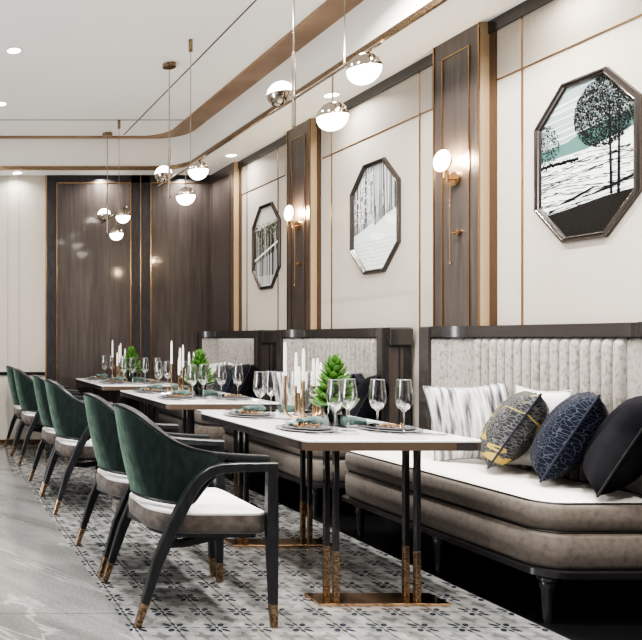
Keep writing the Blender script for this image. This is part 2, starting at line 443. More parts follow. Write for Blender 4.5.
for a, b in ((56.7, 130.6), (150.6, 225)):
    t = .006
    f = MB().box((bx(a) - t, yb - .028, .1), (bx(a) + t, yb - .02, bz(183))).box((bx(b) - t, yb - .028, .1), (bx(b) + t, yb - .02, bz(183)))
    f.box((bx(a), yb - .028, bz(183) - t), (bx(b), yb - .02, bz(183) + t))
    struct(f, 'inlay_frame', 'brass', p)
for px in (8, 19.5, -14, -52, -64, -110, -150):
    trim(MB().box((bx(px) - .005, yb - .004, 0), (bx(px) + .005, yb, ZS)), 'groove2')
trim(MB().box((XL, yb - .016, .765), (bx(45), yb, .80)), 'dark')
struct(MB().box((XL, yb - .02, 0), (bx(45.5), yb, .055)), 'baseboard_back', 'rosegold')
struct(MB().box((XW - .008, YN, 0), (XW, YB, .40)), 'shade_strip_right', 'underside')  # black strip added on the wall base to paint shade under the sofas
struct(MB().box((bx(45.5), yb - .03, 0), (XW, yb - .0, .055)), 'baseboard_back.001', 'dark')

# ------------------------------------------------------------------ downlights
def downlight(x, y, z, label, group):
    t = thing('downlight', label, 'ceiling light', (x, y, z), 0, group)
    MB().lathe([(.050, 0), (.057, -.002), (.057, -.006), (.049, -.006)], n=20, cap=False).build('trim_ring', 'whitemetal', t)
    MB().lathe([(.001, -.001), (.049, -.001), (.049, -.005), (.001, -.005)], n=20).build('lens', 'glowlamp', t)
    return t
for x, y, lb in ((.66, 5.34, 'round recessed downlight nearest the top left corner of the raised ceiling'),
                 (.69, 6.56, 'small recessed downlight in the raised ceiling at the left edge')):
    downlight(x, y, ZC + .012, lb, 'downlights in the raised ceiling')
for x, y, lb in ((2.99, 5.295, 'recessed downlight in the soffit in front of the middle octagonal picture'),
                 (3.0, 7.05, 'recessed downlight in the soffit in front of the farthest octagonal picture'),
                 (1.0, 7.80, 'recessed downlight in the soffit above the cream back wall panels')):
    downlight(x, y, ZS, lb, 'downlights in the soffit')

def disk(x, y, z, e, d=.035, col=(1, .96, .90), spread=150):
    l = bpy.data.lights.new('lamp', 'AREA'); l.shape = 'DISK'; l.size = d; l.energy = e; l.color = col
    l.spread = math.radians(spread)
    o = bpy.data.objects.new('lamp', l); COL.objects.link(o); o.location = (x, y, z)
    return o
def area(loc, e, sx, sy, tgt, col=(1, 1, 1)):
    l = bpy.data.lights.new('lamp', 'AREA'); l.shape = 'RECTANGLE'; l.size = sx; l.size_y = sy; l.energy = e; l.color = col
    o = bpy.data.objects.new('lamp', l); COL.objects.link(o); o.location = loc
    o.rotation_euler = (Vector(tgt) - Vector(loc)).to_track_quat('-Z', 'Y').to_euler()
    return o
for y in (1.8, 3.5, 5.295, 7.05):
    disk(2.99, y, ZS - .0075, 6)
for x in (1.0, 1.96, 2.86, .1, -.9):
    disk(x, 7.80, ZS - .0075, 2.5 if x < 1.5 else 7, .03)
for y in (1.2, 2.6, 4.0, 5.34, 6.56):
    disk(.66, y, ZC + .004, 26, .035 if y > 4.2 else .2)
for y in (1.0, 2.4, 3.9):
    disk(2.3, y, ZC + .004, 44, .2)
# area lamp as daylight-like fill from the open side, then an added uplight
area((-4.6, 3.2, 1.9), 75, 3.0, 8.5, (3, 4.2, .9), (.95, .98, 1))
area((-3.2, 3.4, .7), 170, 1.2, 6.0, (.2, 3.9, 3.3), (1, .98, .95))  # unseen uplight added to brighten the ceiling
struct(MB().box((XL, YN - .2, 0), (XW, YN, 3.6)), 'wall_light_block', 'beige_wall')  # unseen wall added to block world light from behind the camera

# ------------------------------------------------------------------ pendants
def pendant(y, label, first):
    XB = 1.9; zb = 2.41
    t = thing('pendant_lamp', label, 'pendant lamp', (XB, y, zb), 0, 'three-globe brass pendants above the tables')
    MB().tube([(0, .255, 0), (0, -.72, 0)], .0085, 10).build('bar', 'chrome', t, smooth=True)
    MB().tube([(.0, 0, .24), (.0, 0, -.145)], .010, 10).tube([(0, 0, .24), (0, 0, ZC - zb)], .004, 8).build('rod', 'chrome', t, smooth=True)
    MB().lathe([(.05, ZC - zb - .02), (.05, ZC - zb + .008)]).build('ceiling_rose', 'rosegold', t)
    MB().tube([(0, -.45, 0), (0, -.45, ZC - zb - .05)], .0028, 6).build('wire', 'chrome', t)
    MB().lathe([(.014, ZC - zb - .075), (.014, ZC - zb + .01)], (0, -.45, 0), 14).build('wire_holder', 'rosegold', t, smooth=True)
    for (dy, dz, up) in ((.14, .072, 1), (-.594, -.068, 0), (-.353, -.20, 0)):
        r = .066
        g = MB().sphere((0, dy, dz), r, t0=0 if up else PI * .47, t1=PI * .53 if up else PI).build('opal_globe', 'glow', t, smooth=True)
        MB().sphere((0, dy, dz), r + .0015, t0=PI * .5 if up else 0, t1=PI if up else PI * .5).build('metal_cap', 'chrome', g, smooth=True)
        if dz == -.20: MB().tube([(0, dy, -.13), (0, dy, 0)], .004, 8).build('drop_rod', 'chrome', g)
    return t
pendant(3.71, 'brass bar pendant with three half-metal globes above the nearest table', True)
pendant(5.60, 'brass bar pendant with three half-metal globes above the middle table', False)
pendant(7.50, 'brass bar pendant with three half-metal globes above the farthest table by back wall', False)

# ------------------------------------------------------------------ sconces
def sconce(y, label):
    XP = XW - .065; z = 2.117
    t = thing('wall_sconce', label, 'wall lamp', (XP, y, z), 0, 'disc wall sconces on the pilasters')
    rings = [[(x, .042 * math.cos(2 * PI * k / 20), .042 * math.sin(2 * PI * k / 20)) for k in range(20)] for x in (0, -.016)]
    MB().loft(rings).build('back_plate', 'brass', t, smooth=True)
    MB().tube([(-.015, .0, 0), (-.06, .0, .0), (-.06, .0, .0)], .006).tube([(-.06, -.01, -.02), (-.06, -.01, .045)], .011, 10).tube([(-.06, 0, 0), (-.085, .0, .0), (-.085, .0, .045)], .005).build('arm', 'brass', t, smooth=True)
    MB().tube([(-.034, .0, 0), (-.034, .0, -.50)], .004).sphere((-.034, .0, -.5), .009, 10, 6).build('pull_rod', 'brass', t, smooth=True)
    rings = [[(x, -.03 + .018 * math.cos(2 * PI * k / 16), -.32 + .018 * math.sin(2 * PI * k / 16)) for k in range(16)] for x in (0, -.02)]
    MB().loft(rings).tube([(-.02, -.03, -.32), (-.034, .0, -.32)], .004).build('rod_bracket', 'brass', t, smooth=True)
    g = MB().sphere((-.085, .0, .108), .064, sc=(.32, 1, 1)).build('glass_disc', 'sconceglow', t, smooth=True)
    pts = [(-.074, .0645 * math.cos(2 * PI * k / 28), .108 + .0645 * math.sin(2 * PI * k / 28)) for k in range(29)]
    MB().tube(pts, .0045, 6, False).build('ring', 'brass', t, smooth=True)
    l = bpy.data.lights.new('lamp', 'POINT'); l.energy = 7; l.color = (1, .78, .50); l.shadow_soft_size = .025
    o = bpy.data.objects.new('lamp', l); COL.objects.link(o); o.location = (XP - .04, y, z + .11)
sconce(4.258, 'brass wall sconce with glowing disc shade on the nearer walnut pilaster')
sconce(6.05, 'brass wall sconce with glowing disc shade on the farther walnut pilaster')

# ------------------------------------------------------------------ octagonal pictures
def octa(hw, hh, tw, sh, inset=0):
    # inset polygon by moving edges inwards
    pts = [(tw, hh), (hw, sh), (hw, -sh), (tw, -hh), (-tw, -hh), (-hw, -sh), (-hw, sh), (-tw, hh)]
    if not inset: return pts
    n = len(pts); out = []
    lines = []
    for i in range(n):
        a = Vector(pts[i]); b = Vector(pts[(i + 1) % n]); d = (b - a).normalized(); nn = Vector((-d.y, d.x))
        if nn.dot(-a) < 0: nn = -nn
        lines.append((a + nn * inset, d))
    for i in range(n):
        p, d = lines[i - 1]; q, e = lines[i]
        den = d.x * e.y - d.y * e.x; t = ((q.x - p.x) * e.y - (q.y - p.y) * e.x) / den
        out.append(tuple(p + d * t))
    return out
def clip(poly, cv):
    # cv convex, clockwise or not
    A = sum(cv[i][0] * cv[(i + 1) % len(cv)][1] - cv[(i + 1) % len(cv)][0] * cv[i][1] for i in range(len(cv)))
    if A < 0: cv = cv[::-1]
    out = poly
    for i in range(len(cv)):
        a, b = cv[i], cv[(i + 1) % len(cv)]; inp = out; out = []
        def side(p): return (b[0] - a[0]) * (p[1] - a[1]) - (b[1] - a[1]) * (p[0] - a[0])
        for j in range(len(inp)):
            p, q = inp[j - 1], inp[j]; sp_, sq = side(p), side(q)
            if (sp_ >= 0) != (sq >= 0):
                t = sp_ / (sp_ - sq); out.append((p[0] + (q[0] - p[0]) * t, p[1] + (q[1] - p[1]) * t))
            if sq >= 0: out.append(q)
        if len(out) < 3: return []
    return out
ART = {}
def flat(name, c): ART[name] = pmat(name, c, .8, spec=.05); return ART[name]
for nm, c in (('ink_black', (.012, .012, .014)), ('ink_sky', (.27, .34, .35)), ('ink_teal', (.085, .17, .155)), ('ink_white', (.68, .72, .73)),
              ('ink_grey', (.24, .25, .26)), ('ink_dark', (.016, .015, .014)), ('ink_olive', (.11, .115, .085)), ('ink_pale', (.50, .50, .46)),
              ('ink_mid', (.40, .40, .41)), ('ink_mist', (.62, .66, .64))): flat(nm, c)
def art_mesh(kind, cv, rnd):
    names = list(ART); mb = MB(); lay = [0]
    def poly(pts, m, step=1):
        q = clip(pts, cv)
        if len(q) < 3: return
        lay[0] += step
        mb.cur = names.index(m)
        x = -.0030 - lay[0] * 2.0e-7
        mb.add([(x, -u, v) for u, v in q], [tuple(range(len(q)))])
    def strip(x0, y0, x1, y1, w, m, w2=None):
        d = Vector((x1 - x0, y1 - y0)); l = d.length
        if l < 1e-5: return
        n = Vector((-d.y, d.x)) / l * .5; w2 = w2 or w
        poly([(x0 + n.x * w, y0 + n.y * w), (x0 - n.x * w, y0 - n.y * w), (x1 - n.x * w2, y1 - n.y * w2), (x1 + n.x * w2, y1 + n.y * w2)], m)
    def dot(x, y, r, m):
        poly([(x + r * math.cos(a), y + r * math.sin(a)) for a in (0, 1.26, 2.5, 3.8, 5.0)], m)
    R = rnd
    if kind == 'near':
        poly([(-.3, -.4), (.3, -.4), (.3, .4), (-.3, .4)], 'ink_sky', 900)
        for k in range(14): strip(-.3, .38 - k * .03 + R.uniform(-.02, .02), .3, .44 - k * .03, R.uniform(.002, .008), 'ink_mist')
        poly([(-.3, .02), (-.3, .08), (-.1, .10), (.02, .14), (.12, .155), (.3, .17), (.3, -.02)], 'ink_teal', 900)
        poly([(-.3, -.02), (-.3, .03), (0, .04), (.3, .10), (.3, -.05)], 'ink_mist', 900)
        poly([(-.3, -.4), (-.3, .0), (0, .01), (.3, .05), (.3, -.4)], 'ink_white', 900)
        for k in range(800):
            a, r = R.uniform(0, 6.28), R.random() ** .5
            dot(-.24 + .10 * r * math.cos(a), .10 + .12 * r * math.sin(a), R.uniform(.0018, .0045), 'ink_black')
        for k in range(5200):
            a, r = R.uniform(0, 6.28), R.random() ** .5
            dot(.10 + .16 * r * math.cos(a), .20 + .17 * r * math.sin(a), R.uniform(.0015, .0042), 'ink_black')
        for k in range(26): dot(-.24 + k * .008, .0 + R.uniform(0, .008), .009, 'ink_black')
        for j in range(26):
            y = -.005 - j * .0095; px, py = -.28, y + R.uniform(-.01, .01); ph = R.uniform(0, 6)
            for k in range(26):
                qx = px + .022; qy = y + .018 * math.sin(qx * 9 + ph) + .05 * (qx + .28) * (1 - j * .06) + R.uniform(-.002, .002)
                if R.random() < .86: strip(px, py, qx, qy, R.uniform(.0012, .0052), 'ink_black')
                px, py = qx, qy
        poly([(-.3, -.4), (-.3, -.26), (-.1, -.235), (.1, -.205), (.3, -.19), (.3, -.4)], 'ink_dark', 5000)
        strip(-.2, -.23, .05, -.15, .02, 'ink_black', .008); strip(-.05, -.21, .3, -.12, .018, 'ink_black', .01)
        strip(-.25, -.225, .3, -.165, .012, 'ink_white', .016)
        strip(.125, .26, .135, -.20, .006, 'ink_black', .014); strip(.175, .2, .17, -.22, .006, 'ink_black', .015)
        for k in range(9):
            strip(.13, .22 - k * .03, .13 + R.uniform(-.09, .09), .28 - k * .03, .003, 'ink_black', .001)
    elif kind == 'mid':
        poly([(-.3, -.4), (.3, -.4), (.3, .4), (-.3, .4)], 'ink_grey', 900)
        for k in range(150):
            x = R.uniform(-.27, .27); strip(x, .4, x + R.uniform(-.01, .01), R.uniform(-.12, .1), R.uniform(.002, .009), R.choice(['ink_white', 'ink_white', 'ink_grey', 'ink_mist', 'ink_black', 'ink_dark']))
        for k in range(260): dot(R.uniform(-.25, -.02), R.uniform(-.02, .33), R.uniform(.003, .010), R.choice(['ink_white', 'ink_white', 'ink_grey']))
        for x, y in ((-.15, .16), (-.04, .25), (.1, .14)): dot(x, y, .022, 'ink_grey')
        poly([(-.3, -.4), (-.3, -.12), (-.15, -.08), (-.02, -.03), (.0, -.06), (.12, .0), (.3, .05), (.3, -.4)], 'ink_white', 900)
        for j in range(7):
            for k in range(22):
                x = -.26 + k * .024; strip(x, -.17 - j * .028 + R.uniform(-.006, .006), x + .022, -.17 - j * .028 + R.uniform(-.006, .006), R.uniform(.0015, .006), R.choice(['ink_mid', 'ink_grey', 'ink_mid']))
    else:
        poly([(-.3, -.4), (.3, -.4), (.3, .4), (-.3, .4)], 'ink_pale', 900)
        poly([(-.3, -.4), (-.3, .16), (.3, .22), (.3, -.4)], 'ink_olive', 900)
        poly([(-.3, -.4), (-.3, -.17), (.3, -.02), (.3, -.4)], 'ink_mid', 900)
        for k in range(600): dot(R.uniform(-.27, .27), R.uniform(-.03, .23), R.uniform(.004, .009), R.choice(['ink_black', 'ink_pale', 'ink_olive', 'ink_black']))
        for k in range(60):
            x = R.uniform(-.26, .26); strip(x, R.uniform(0, .2), x, -.36, R.uniform(.003, .011), R.choice(['ink_black', 'ink_black', 'ink_pale', 'ink_grey']))
        strip(-.3, -.13, .3, .05, .02, 'ink_mist')
        for k in range(60): strip(-.27 + k * .009, -.27, -.27 + k * .009, -.38, .003, 'ink_mist')
    return mb, [ART[n] for n in names]
def picture(y, z, hw, kind, label, hh=.40):
    t = thing('framed_picture', label, 'picture', (XW, y, z), 0, 'octagonal framed pictures on the right wall')
    tw, sh = .115, .213
    prof = [(0, 0), (0, -.014), (.006, -.022), (.013, -.022), (.017, -.015), (.022, -.018), (.028, -.015), (.032, -.007)]
    rings = [[(x, -u, v) for u, v in octa(hw, hh, tw, sh, i)] for i, x in prof]
    MB().loft(rings, False, False).build('frame', 'gunmetal', t)
    cv = octa(hw, hh, tw, sh, .031)
    mb, mats = art_mesh(kind, cv, random.Random(3))
    mb.build('artwork', mats, t)
    MB().add([(-.0085, -u, v) for u, v in cv], [tuple(range(8))]).build('glass_pane', 'pane', t)
picture(3.492, 2.052, .278, 'near', 'large octagonal picture of terraced fields and dark trees, nearest on the wall')
picture(5.125, 2.036, .278, 'mid', 'pale snowy octagonal picture between the two walnut pilasters')
picture(6.75, 2.032, .272, 'far', 'octagonal picture of a dark forest at the far end by the back wall')

# ------------------------------------------------------------------ sofa (built around near sofa's world position, origin at its floor centre)
SY0 = 3.65
def make_sofa():
    root = thing('banquette_sofa', '', 'sofa', (2.86, SY0, 0), 0, 'channel-back banquettes along the right wall')
    ox, oy = 2.86, SY0
    yn, yf = 2.93 - oy, 4.37 - oy            # outer ends (local)
    x0, xb = 2.52 - ox, 3.176 - ox           # seat front, outer back
    # seat and lower cushion
    def slab(z0, z1, bulge, name, mats, top_mat=False):
        a = (x0, xb - .07, yn + .005, yf - .04); rad = (.03, .035, .105, .03); rings = []
        H = z1 - z0; e = .022
        prof = [(.016, z0), (.004, z0 + e * .5), (-bulge * .5, z0 + e), (-bulge, z0 + H * .5), (-bulge * .5, z1 - e), (.003, z1 - e * .4), (.016, z1)]
        mb = MB()
        for off, z in prof: rings.append(rrect(*a, .1, off, 7, z, rad))
        mb.loft(rings, True, False)
        if top_mat:
            mb.cur = 1
            mb.loft([rings[-1], rrect(*a, .1, .05, 7, z1 + .006, rad), rrect(*a, .1, .12, 7, z1 + .009, rad)], False, True)
        else:
            mb.loft([rings[-1], rrect(*a, .1, .05, 7, z1, rad)], False, True)
        o = mb.build(name, mats, root, smooth=True, angle=50)
        ring = rrect(*a, .1, .013, 7, z1 - .002 if top_mat else z1, rad); ring.append(ring[0])
        MB().tube(ring, .005, 6, False).build('piping', 'pipe', o, smooth=True)
        return o
    slab(.385, .50, .008, 'seat_cushion', ['taupe', 'seat_top_lit'], True)
    slab(.228, .380, .008, 'lower_cushion', ['taupe'])
    MB().loft([rrect(x0 + .0, xb - .03, yn, yf, .1, o_, 7, z, (.02, .035, .105, .02)) for o_, z in ((.012, .188), (-.006, .196), (-.006, .222), (.006, .229))]).build('base_frame', 'dark', root, smooth=True, angle=30)
    for lx in (x0 + .05, xb - .12):
        for ly in (2.975 - oy, 3.60 - oy, 4.25 - oy):
            MB().lathe([(.034, .192), (.034, .178), (.026, .172), (.029, .155), (.022, .14), (.018, .08), (.014, 0)], (lx, ly, 0), 14).build('leg', 'dark', root, smooth=True)
    # U-shaped back: inner path
    r = .22; pth = []
    cxa = 3.13 - r - ox; cyf = yf - .06 - r + .0; cyn = yn + .06 + r
    a0 = 62
    seglen = []
    for k in range(25):
        a = math.radians(a0 * (1 - k / 24)); pth.append((cxa + r * math.cos(a), cyf + r * math.sin(a)))
    ns = 160
    for k in range(1, ns): pth.append((cxa + r, cyf + (cyn - cyf) * k / ns))
    for k in range(25):
        a = math.radians(-a0 * k / 24); pth.append((cxa + r * math.cos(a), cyn + r * math.sin(a)))
    s = [0]
    for i in range(1, len(pth)): s.append(s[-1] + math.dist(pth[i], pth[i - 1]))
    arc = s[24]; L = s[-1]; nst = L - 2 * arc; npan = 3; nch = round(nst / .056)
    inn = []
    for i, pnt in enumerate(pth):
        q = pth[min(i + 1, len(pth) - 1)]; p_ = pth[max(i - 1, 0)]
        t = Vector((q[0] - p_[0], q[1] - p_[1])).normalized(); nrm = Vector((t.y, -t.x))
        if nrm.dot(Vector((-.3, 0)) - Vector(pnt)) < 0: nrm = -nrm
        if s[i] <= arc: fr = s[i] / arc * npan
        elif s[i] >= L - arc: fr = (s[i] - (L - arc)) / arc * npan
        else: fr = (s[i] - arc) / nst * nch
        w = abs(math.sin(PI * fr)) ** .55; amp = .008 if (s[i] <= arc or s[i] >= L - arc) else .028
        inn.append((pnt, nrm, w * amp, amp))
    rings = []
    for z, k, extra in ((.50, 1, 0), (1.14, 1, 0), (1.162, .85, -.002), (1.176, .5, -.008), (1.186, 0, -.02)):
        rings.append([(p0[0] + n0.x * (b * k + extra), p0[1] + n0.y * (b * k + extra), z) for p0, n0, b, am in inn])
    MB().loft(rings, False, False, closed=False).build('channel_back', 'channel', root, smooth=True, angle=60)
    # outer points
    def outp(i):
        n = len(pth)
        def arcmap(f, ys, yc):
            # f 0..1 from wing tip to corner end
            if f < .5: q = f / .5; return (pth[0][0] + (xb - pth[0][0]) * q, ys)
            q = (f - .5) / .5; return (xb, ys + (yc - ys) * q)
        if i <= 24: return arcmap(i / 24, yf, cyf)
        if i >= n - 25: return arcmap((n - 1 - i) / 24, yn, cyn)
        return (xb, pth[i][1])
    outl = [outp(i) for i in range(len(pth))]
    def ringwall(off, z0, z1):
        A = [(p0[0] + n0.x * off, p0[1] + n0.y * off) for p0, n0, b, am in inn]
        mb = MB(); n = len(A)
        rg = [[(x, y, z0) for x, y in A], [(x, y, z1) for x, y in A], [(x, y, z1) for x, y in outl], [(x, y, z0) for x, y in outl]]
        rg.append(rg[0])
        mb.loft(rg, False, False, closed=False)
        mb.add([rg[0][0], rg[1][0], rg[2][0], rg[3][0]], [(0, 1, 2, 3)]); mb.add([rg[0][-1], rg[1][-1], rg[2][-1], rg[3][-1]], [(3, 2, 1, 0)])
        return mb
    ringwall(-.004, .23, 1.182).build('back_shell', 'darkwood', root, smooth=True, angle=30)
    ringwall(.020, 1.183, 1.246).build('top_rail', 'rail', root, smooth=True, angle=30)
    px0 = 2.985 - ox; px1 = pth[0][0] + .004
    MB().box((2.994 - ox, yf - .085, .23), (px1, yf, 1.246)).build('end_post', 'rail', root, bevel=.006)
    MB().box((px0, yn, .23), (px1, yn + .06, 1.246)).build('end_post', 'rail', root, bevel=.006)
    # outer decoration of the near wing (and its twin on the far wing)
    for ye, sgn in ((yn, -1), (yf, 1)):
        if sgn > 0: continue
        def bb(xa, xb_, d, za, zb): return ((xa, min(ye, ye + sgn * d), za), (xb_, max(ye, ye + sgn * d), zb))
        MB().box(*bb(px1 + .01, xb + .0, .025, 1.13, 1.24)).build('side_box', 'rail', root, bevel=.006)
        o = MB().box(*bb(px1 + .012, xb - .05, .004, .26, 1.115)).build('side_panel', 'wood', root)
        MB().box(*bb(px1 + .075, px1 + .083, .010, .26, 1.115)).box(*bb(xb - .05, xb - .042, .010, .26, 1.115)).build('panel_bead', 'dark', o)
    return root
sofa = make_sofa()
SP = 1.775
sofas = [sofa, copy_tree(sofa), copy_tree(sofa)]
for i, (o, lb) in enumerate(zip(sofas, ('channel-back grey velvet banquette with rounded seat corner, nearest the camera',
                                        'channel-back grey velvet banquette beside the middle table',
                                        'channel-back grey velvet banquette in the far corner by the back wall'))):
    o.location = (2.86, SY0 + i * SP, 0); o['label'] = lb

# ------------------------------------------------------------------ cushions
def cushion_mesh(w, h, t, n=18, sag=.10):
    mb = MB()
    for sgn in (1, -1):
        rows = []
        for i in range(n + 1):
            v = -1 + 2 * i / n; row = []
            for j in range(n + 1):
                u = -1 + 2 * j / n
                x = w / 2 * u * (1 - sag * (1 - abs(u) ** 1) * 0 - sag * (1 - v * v) * abs(u) ** 3)
                z = h / 2 * v * (1 - sag * (1 - u * u) * abs(v) ** 3)
                th = t / 2 * ((1 - abs(u) ** 2.6) * (1 - abs(v) ** 2.6)) ** .48
                wr = .006 * math.sin(u * 9 + v * 4) * (1 - u * u) * (1 - v * v)
                row.append((x, sgn * (th + wr), z))
            rows.append(row)
        mb.loft(rows, False, False, closed=False)
    edge = []
    def ex(u, v): return (w / 2 * u * (1 - sag * (1 - v * v) * abs(u) ** 3), 0, h / 2 * v * (1 - sag * (1 - u * u) * abs(v) ** 3))
    for k in range(n + 1): edge.append(ex(-1 + 2 * k / n, -1))
    for k in range(1, n + 1): edge.append(ex(1, -1 + 2 * k / n))
    for k in range(1, n + 1): edge.append(ex(1 - 2 * k / n, 1))
    for k in range(1, n + 1): edge.append(ex(-1, 1 - 2 * k / n))
    return mb, edge
def cushion(name_lab, mat, centre, wdir, lean, w=.43, h=.43, t=.17, tilt=0, stripe=False, pipe='pipe'):
    """wdir: angle (deg) of the width axis on plan; lean: deg the top leans along +normal"""
    mb, edge = cushion_mesh(w, h, t)
    a = math.radians(wdir)
    X = Vector((math.cos(a), math.sin(a), 0)); Nn = Vector((math.sin(a), -math.cos(a), 0))
    l = math.radians(lean); U = (Vector((0, 0, 1)) * math.cos(l) + Nn * math.sin(l)).normalized(); Y = U.cross(X)
    R = Matrix((X, Y, U)).transposed().to_4x4() @ Matrix.Rotation(math.radians(tilt), 4, 'Y')
    o = mb.build('cushion', mat, None, smooth=True, angle=180)
    o.matrix_world = Matrix.Translation(centre) @ R
    tag(o, name_lab, 'cushion')
    MB().tube(edge, .0045, 6, False).build('piping', pipe, o, smooth=True)
    if stripe:
        st = MB()
        pts = [(-w * .5 + w * k / 12, -t / 2 * (1 - abs(-1 + k / 6) ** 2.6) ** .48 * .93 - .004, h * .27) for k in range(13)]
        st.tube(pts, .012, 6, False); st.build('stripe', 'navystripe', o, smooth=True)
    return o
def dress(dy, where, tbl):
    g = 'cushions on the banquettes'
    L = []
    L.append(cushion('white cushion with black ink streaks in the far corner of %s' % where, 'streak', (2.945, 3.88 + dy, .722), -27, -14, .385, .42, .13, tilt=-5, pipe='plate'))
    L.append(cushion('grey cushion with gold lines leaning on %s' % where, 'greygold', (2.94, 3.60 + dy, .73), 52, 28, .40, .42, .19, pipe='navystripe'))
    L.append(cushion('white cushion with a dark stripe behind the patterned ones on %s' % where, 'whitecushion', (3.05, 3.58 + dy, .725), 88, 6, .33, .41, .075, stripe=True, pipe='whitecushion'))
    L.append(cushion('navy cushion with pale crackle pattern on %s' % where, 'navy', (2.945, 3.30 + dy, .735), 50, 26, .40, .44, .185, pipe='navystripe'))
    L.append(cushion('black velvet cushion at the near end of %s' % where, 'blackvelvet', (2.945, 3.03 + dy, .735), 50, 25, .40, .45, .185))
    for o in L: o['group'] = g
dress(0, 'the nearest banquette', 0); dress(SP, 'the middle banquette', 1); dress(2 * SP, 'the farthest banquette', 2)

# ------------------------------------------------------------------ tables
def make_table():
    t = thing('dining_table', '', 'table', (0, 0, 0), 0, 'rectangular marble dining tables')
    hx, hy = .39, .597; zt = .735
    def rr(off, z): return rrect(-hx, hx, -hy, hy, .03, off, 4, z)
    MB().loft([rr(.004, zt - .012), rr(0, zt - .009), rr(0, zt - .003), rr(.003, zt)]).build('marble_top', 'marble_top', t, smooth=True, angle=30)
    MB().loft([rr(.012, zt - .048), rr(.001, zt - .046), rr(.001, zt - .012)]).build('bronze_edge_band', 'bronze_edge', t, smooth=True, angle=30)
    for a_, b_ in (((-hx - .0006, -hy + .03, zt - .0455), (-hx + .002, hy - .03, zt - .0125)), ((hx - .002, -hy + .03, zt - .0455), (hx + .0006, hy - .03, zt - .0125)), ((hx - .12, -hy - .0006, zt - .0455), (hx - .032, -hy + .002, zt - .0125))):
        MB().box(a_, b_).build('dark_edge_strip', 'dark', t)  # dark edge strips; the front right one paints in the sofa's reflection
    for by in (-.54, .35):
        b = MB().box((-.305, by - .02, 0), (.27, by + .115, .014)).build('base_plate', 'goldmirror', t, bevel=.003)
        for px in (-.215, .145):
            for py in (by + .015, by + .09):
                l = MB().box((px - .011, py - .011, .236), (px + .011, py + .011, zt - .048)).build('leg', 'dark', t, bevel=.002)
                MB().box((px - .0115, py - .0115, .012), (px + .0115, py + .0115, .236)).build('brass_sleeve', 'rosegold', l, bevel=.002)
    return t
TX, TY, TP = 2.035, 3.715, 1.785
tab = make_table(); tabs = [tab, copy_tree(tab), copy_tree(tab)]
TN = ['nearest', 'middle', 'farthest']
for i, o in enumerate(tabs):
    o.location = (TX, TY + i * TP, 0)
    o['label'] = ['white marble dining table with bronze edge, nearest the camera', 'white marble dining table in the middle of the row', 'white marble dining table farthest away by the back wall'][i]

# ------------------------------------------------------------------ table ware (prototypes at table-local coordinates relative to table centre)
ZT = .735
def make_glass():
    t = thing('wine_glass', '', 'wine glass')
    MB().lathe([(.001, .102), (.010, .104), (.024, .115), (.033, .137), (.036, .160), (.035, .19), (.031, .225), (.0285, .248), (.0275, .248), (.030, .225), (.034, .19), (.035, .160), (.031, .138), (.022, .118), (.001, .107)], n=24, cap=False).build('bowl', 'glass', t, smooth=True, angle=80)
    MB().lathe([(.0335, 0), (.034, .002), (.012, .005), (.0045, .012), (.0038, .05), (.0045, .095), (.010, .104)], n=18).build('stem', 'glass', t, smooth=True, angle=60)
    pts = [(.028 * math.cos(2 * PI * k / 24), .028 * math.sin(2 * PI * k / 24), .248) for k in range(25)]
    MB().tube(pts, .0009, 5, False).build('rim', 'plate_light', t)
    return t
def make_plate(name, r, mat, h):
    return MB().lathe([(r * .55, 0), (r * .6, .001), (r, h), (r, h + .003), (r * .95, h + .003), (r * .6, .005), (.001, .004)], n=32).build(name, mat, None, smooth=True, angle=50)
def make_napkin():
    t = thing('napkin', '', 'napkin')
    rings = []
    for k in range(13):
        f = k / 12; x = -.045 + .10 * f
        w = .016 + .014 * abs(f - .5) * 2 + (.02 * max(0, f - .75) * 4)
        hh = .018 + .010 * f
        rings.append([(x + .006 * math.sin(a * 3), w * math.cos(a) * (1 + .12 * math.sin(3 * a)), .016 + hh * math.sin(a) * (1 if math.sin(a) > 0 else .8)) for a in [2 * PI * j / 16 for j in range(16)]])
    MB().loft(rings).build('roll', 'napkin', t, smooth=True)
    mb = MB()
    mb.loft([[(-.04 - .012 * k, (j - 3) * (.006 + .002 * k), .016 + .006 * math.sin(j * 1.7 + k) - .0015 * k) for j in range(7)] for k in range(6)], False, False, closed=False)
    mb.build('tail', 'napkin', t, smooth=True)
    return t
def make_beads():
    mb = MB(); R = random.Random(5)
    for k in range(60):
        a = R.uniform(0, 6.28); r = .058 * R.random() ** .5
        mb.sphere((r * math.cos(a) * 1.25, r * math.sin(a) * .8, .004 + R.random() * .012), R.uniform(.0028, .005), 8, 5)
    return mb.build('bead_garland', 'copper', None, smooth=True)
def make_fork():
    t = thing('fork', '', 'cutlery')
    mb = MB().tube([(0, -.10, .003), (0, -.02, .003), (0, .03, .006)], [.004, .0025, .002], 6)
    mb.build('handle', 'steel', t, smooth=True)
    hd = MB().box((-.011, .03, .004), (.011, .045, .0065))
    for q in (-.0095, -.0035, .0025, .0075): hd.box((q, .045, .004), (q + .0022, .088, .006))
    hd.build('tines', 'steel', t)
    return t
def make_knife():
    t = thing('knife', '', 'cutlery')
    MB().tube([(0, -.11, .004), (0, -.06, .004), (0, 0, .003)], [.004, .005, .003], 6).build('handle', 'steel', t, smooth=True)
    MB().add([(-.004, 0, .002), (.007, 0, .002), (.007, .085, .002), (-.002, .11, .002), (-.004, 0, .004), (.007, 0, .004), (.007, .085, .004), (-.002, .11, .004)],
             [(0, 3, 2, 1), (4, 5, 6, 7), (0, 1, 5, 4), (1, 2, 6, 5), (2, 3, 7, 6), (3, 0, 4, 7)]).build('blade', 'steel', t)
    return t
protos = {}
used = set()
